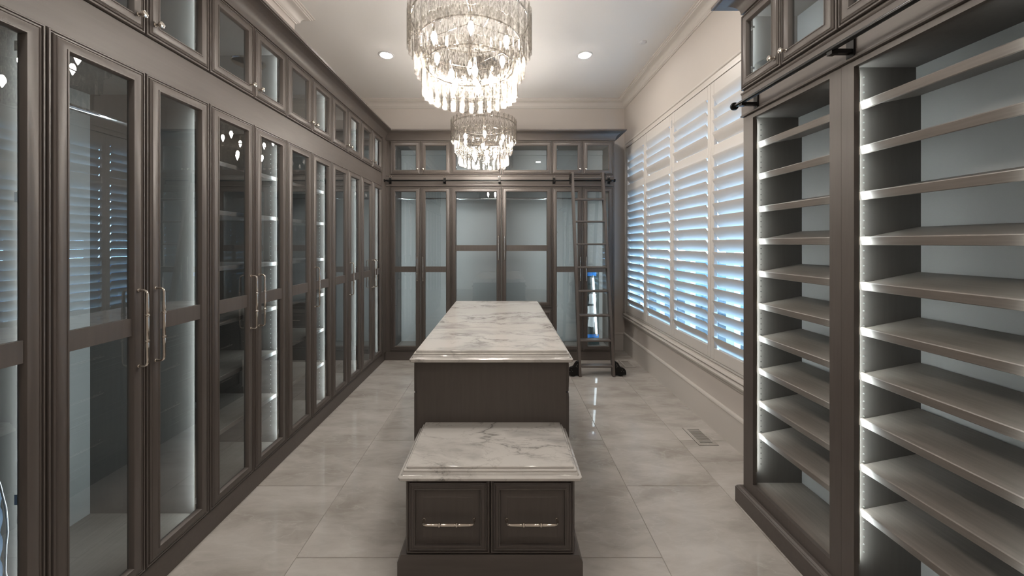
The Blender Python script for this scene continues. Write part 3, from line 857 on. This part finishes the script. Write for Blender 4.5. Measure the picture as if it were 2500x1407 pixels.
def bulb_mesh():
    return MB().lathe([(.008, 0), (.0165, -.020), (.0160, -.036), (.002, -.072)], (0, 0, 0), 'z', 6).mesh('bulb', True)
def chandelier(label, x, y):
    t = thing('chandelier', label, 'chandelier', (x, y, 0), 0, 'tiered glass chandeliers')
    for ti, (n, R, z, h) in enumerate(TIERS):
        me = cached(('cp', ti), lambda: panel_mesh(n, R, h))
        for k in range(n):
            a = 2 * PI * (k + .5 * (ti % 2)) / n
            put('glass_panel', me, M['cglass'], t, (R * math.cos(a), R * math.sin(a), z), (0, 0, a))
        put('ring', cached(('cr', ti), lambda: torus(R - .008, .0045, z + h - .045)), M['nickel'], t)
    # frame: stem, spokes, canopy, chain
    put('stem', MB().tube([(0, 0, 2.56), (0, 0, 2.94)], .011, 12).mesh('stem', True), M['nickel'], t)
    m = MB()
    for ti, (n, R, z, h) in enumerate(TIERS):
        for k in range(3):
            a = 2 * PI * (k + .25 + ti * .2) / 3
            m.tube([(0, 0, z + h - .045), ((R - .008) * math.cos(a), (R - .008) * math.sin(a), z + h - .045)], .0025, 6)
    put('spokes', m.mesh('spokes', True), M['nickel'], t)
    for k in range(12):
        z = 2.945 + k * .046
        mm = cached('link', lambda: MB().tube([(.010 * math.cos(2 * PI * q / 16), 0, .028 * math.sin(2 * PI * q / 16)) for q in range(17)], .003, 6, False).mesh('link', True))
        put('chain_link', mm, M['nickel'], t, (0, 0, z + .02), (0, 0, (k % 2) * PI / 2))
    put('canopy', MB().lathe([(.165, 0), (.165, -.008), (.155, -.018), (.04, -.030), (.012, -.040)], (0, 0, ZC - .0005), 'z', 32).mesh('canopy', True), M['nickel'], t)
    bp = [(.125, 5, 2.52, .3), (.235, 6, 2.70, .1)]
    for R, n, z, ph in bp:
        for k in range(n):
            a = 2 * PI * k / n + ph - PI / 2
            s = put('bulb_socket', cached('socket', lambda: MB().lathe([(.009, 0), (.009, .05), (.006, .055)], (0, 0, 0), 'z', 10).mesh('socket', True)), M['nickel'], t, (R * math.cos(a), R * math.sin(a), z))
            put('bulb', cached('bulb', bulb_mesh), M['bulb'], s, (0, 0, 0))
    return t
chandelier('large tiered glass chandelier nearest the viewer, above the bench end of the island', -.195, 2.22)
chandelier('smaller-looking tiered glass chandelier farther back, before the end-wall cabinets', -.215, 4.157)

# recessed downlights
def downlight(label, x, y):
    t = thing('downlight', label, 'light', (x, y, ZC), 0, 'recessed ceiling downlights')
    put('trim_ring', MB().lathe([(.086, 0.0), (.086, -.003), (.080, -.006), (.062, -.006), (.060, -.001)], (0, 0, 0), 'z', 32).mesh('ring', True), M['plastic'], t)
    put('lens', MB().lathe([(.059, -.0062), (.057, -.010)], (0, 0, 0), 'z', 14).mesh('lens', True), M['down'], t)
downlight('lit round recessed downlight left of the chandeliers', -1.253, 4.0)
downlight('lit round recessed downlight right of the chandeliers, toward the window', .875, 4.0)
for yy, w1 in ((2.2, 'above the island'), (.4, 'just above the viewer'), (-1.4, 'behind the viewer')):  # extra unseen downlights, added to fill the room with light
    downlight('added fill downlight %s on the cabinet side, out of frame' % w1, -1.253, yy)
    downlight('added fill downlight %s on the window side, out of frame' % w1, .875, yy)
t = thing('ceiling_sensor', 'small white six-sided sensor cover on the ceiling near the window', 'sensor', (1.407, 3.744, ZC))
put('cover', MB().lathe([(.040, 0), (.038, -.006), (.022, -.012)], (0, 0, 0), 'z', 6).mesh('cover'), M['plastic'], t)

# floor registers
def vent(label, x0, x1, y0, y1):
    t = thing('floor_vent', label, 'vent', (x0, y0, 0), 0, 'floor vents below the window')
    w, h = x1 - x0, y1 - y0
    b = .027
    m = MB(); m.box(.002, w - .002, .002, b, .0008, .0035); m.box(.002, w - .002, h - b, h - .002, .0008, .0035); m.box(.002, b, b, h - b, .0008, .0035); m.box(w - b, w - .002, b, h - b, .0008, .0035)
    put('vent_frame', m.mesh('vf'), M['tile'], t)
    m = MB(); m.box(0, w, 0, .002, .0004, .0014); m.box(0, w, h - .002, h, .0004, .0014); m.box(0, .002, .002, h - .002, .0004, .0014); m.box(w - .002, w, .002, h - .002, .0004, .0014)
    m.box(b, w - b, b, h - b, .0004, .0012)
    put('vent_slot', m.mesh('vs'), M['dark'], t)
    n = 13
    for k in range(n):
        yy = b + (h - 2 * b) * (k + .18) / n
        put('slat', cached(('slat', round(w, 3)), lambda: MB().box(b, w - b, 0, (h - 2 * b) / n * .55, .0012, .003).mesh('slat')), M['tile'], t, (0, yy, 0))
vent('stone floor vent with dark slots beside the shoe shelves', 1.472, 1.622, 2.797, 3.067)
vent('far stone floor vent beside the ladder foot', 1.49, 1.63, 4.56, 4.82)

# ================================================================ THINGS LEFT IN THE CABINETS
t = thing('strip_reflection', 'glowing white bar in place of an LED strip reflection, in the cabinet behind the ladder', 'reflection', (0, 0, 0))  # glowing bar standing in for an LED strip mirrored in the dark panel
ty = 5.03
put('glow', MB().tube([(1.262, ty, .30), (1.216, ty, 1.055)], .014, 12).mesh('glow', True), M['tube'], t)
for a, b in ((.27, .30), (1.055, 1.085)):
    xa = 1.262 + (1.216 - 1.262) * (a - .30) / .755; xb = 1.262 + (1.216 - 1.262) * (b - .30) / .755
    put('end_cap', MB().tube([(xa, ty, a), (xb, ty, b)], .015, 12).mesh('ec', True), M['plastic'], t)  # plain ends of the reflection bar
t = thing('mirror_panel', 'dark glossy panel taped with blue strips in the cabinet behind the ladder', 'panel', (1.155, 5.085, .136), 0)
put('sheet', MB().box(0, .155, 0, .008, 0.0, 1.0).mesh('sheet'), M['darkglass'], t)
put('tape', MB().box(-.006, .118, -.004, -.0005, .935, .985).mesh('tp'), M['tape'], t)
put('tape', MB().box(-.006, .150, -.004, -.0005, .095, .140).mesh('tp'), M['tape'], t)
for q, (x, z, w, h, rr, lab) in enumerate(((.012, .56, .10, .135, .03, 'upper crumpled paper note on the dark panel behind the ladder'),
                                      (-.004, .42, .105, .11, -.05, 'middle crumpled paper note on the dark panel behind the ladder'),
                                      (-.002, .245, .085, .14, .08, 'lowest crumpled paper note on the dark panel behind the ladder'))):
    m = MB(); n = 5; r = random.Random(q + 3)
    vs = [(w * i / n + r.uniform(-.004, .004), r.uniform(-.006, 0), h * j / n + r.uniform(-.004, .004)) for j in range(n + 1) for i in range(n + 1)]
    m.add(vs, [(j * (n + 1) + i, j * (n + 1) + i + 1, (j + 1) * (n + 1) + i + 1, (j + 1) * (n + 1) + i) for j in range(n) for i in range(n)])
    tag(put('paper_note', m.mesh('paper'), M['paper'], None, (1.155 + x, 5.077, .136 + z), (0, rr, 0)), lab, 'paper', 'paper notes behind the ladder')

# jacket hanging in the nearest cabinet, facing the door
jk = thing('jacket', 'navy quilted jacket with silver zip hanging in the nearest left cabinet', 'jacket', (-1.655, 1.03, 0))
def loft(rows, n=32, e=.55):
    vs = []; fs = []
    for z, cx, cyy, rx, ry in rows:
        for k in range(n):
            a = 2 * PI * k / n
            vs.append((cx + rx * math.copysign(abs(math.cos(a)) ** e, math.cos(a)), cyy + ry * math.copysign(abs(math.sin(a)) ** e, math.sin(a)), z))
    for i in range(len(rows) - 1):
        for k in range(n):
            k2 = (k + 1) % n; fs.append((i * n + k, i * n + k2, (i + 1) * n + k2, (i + 1) * n + k))
    fs.append(tuple(range(n - 1, -1, -1))); fs.append(tuple((len(rows) - 1) * n + k for k in range(n)))
    return MB().add(vs, fs)
def half_width(z):
    return .172 if z < .72 else .172 - .11 * min(1, (z - .72) / .36) ** 1.5
rows = []
NZ = 60
for k in range(NZ + 1):
    z = .24 + .84 * k / NZ
    q = abs(math.sin(z * PI / .085)) ** .6 * .010
    rows.append((z, 0.0, 0, .066 + q, half_width(z) + q * .6))
put('body', loft(rows).mesh('jb', True), M['navy'], jk)
zp = [(.0775 - .002 * (k % 2), half_width(.28 + .72 * k / 18) - .008 - .024 * k / 18 + .005 * math.sin(k * .9), .28 + .72 * k / 18) for k in range(19)]
put('zip', MB().tube(zp, .0026, 8).mesh('jz', True), M['zip'], jk)
rows = [(.26 + .42 * k / 12, .068, .062, .010 + .003 * math.sin(k * 1.7), .050 - .0018 * k) for k in range(13)]
put('lining', loft(rows, 16, .8).mesh('jl', True), M['khaki'], jk)
for sy in (-1, 1):
    rows = []
    for k in range(40):
        z = .34 + .56 * k / 39
        q = abs(math.sin(z * PI / .075)) ** .6 * .007
        rows.append((z, -.03, sy * (.128 - .03 * (k / 39) ** 2), .042 + q, .034 + q))
    put('sleeve', loft(rows, 18, .9).mesh('js', True), M['navy'], jk)
put('collar', MB().lathe([(.05, 0), (.062, .02), (.055, .055), (.045, .06)], (0, 0, 1.075), 'z', 18).mesh('jc', True), M['navy'], jk)
put('hanger_hook', MB().tube([(0, 0, 1.12), (0, 0, 1.20), (-.02, 0, 1.24), (-.15, 0, 2.06), (-.15, 0, 2.104), (-.165, 0, 2.10)], .003, 8).mesh('hk', True), M['chrome'], jk)
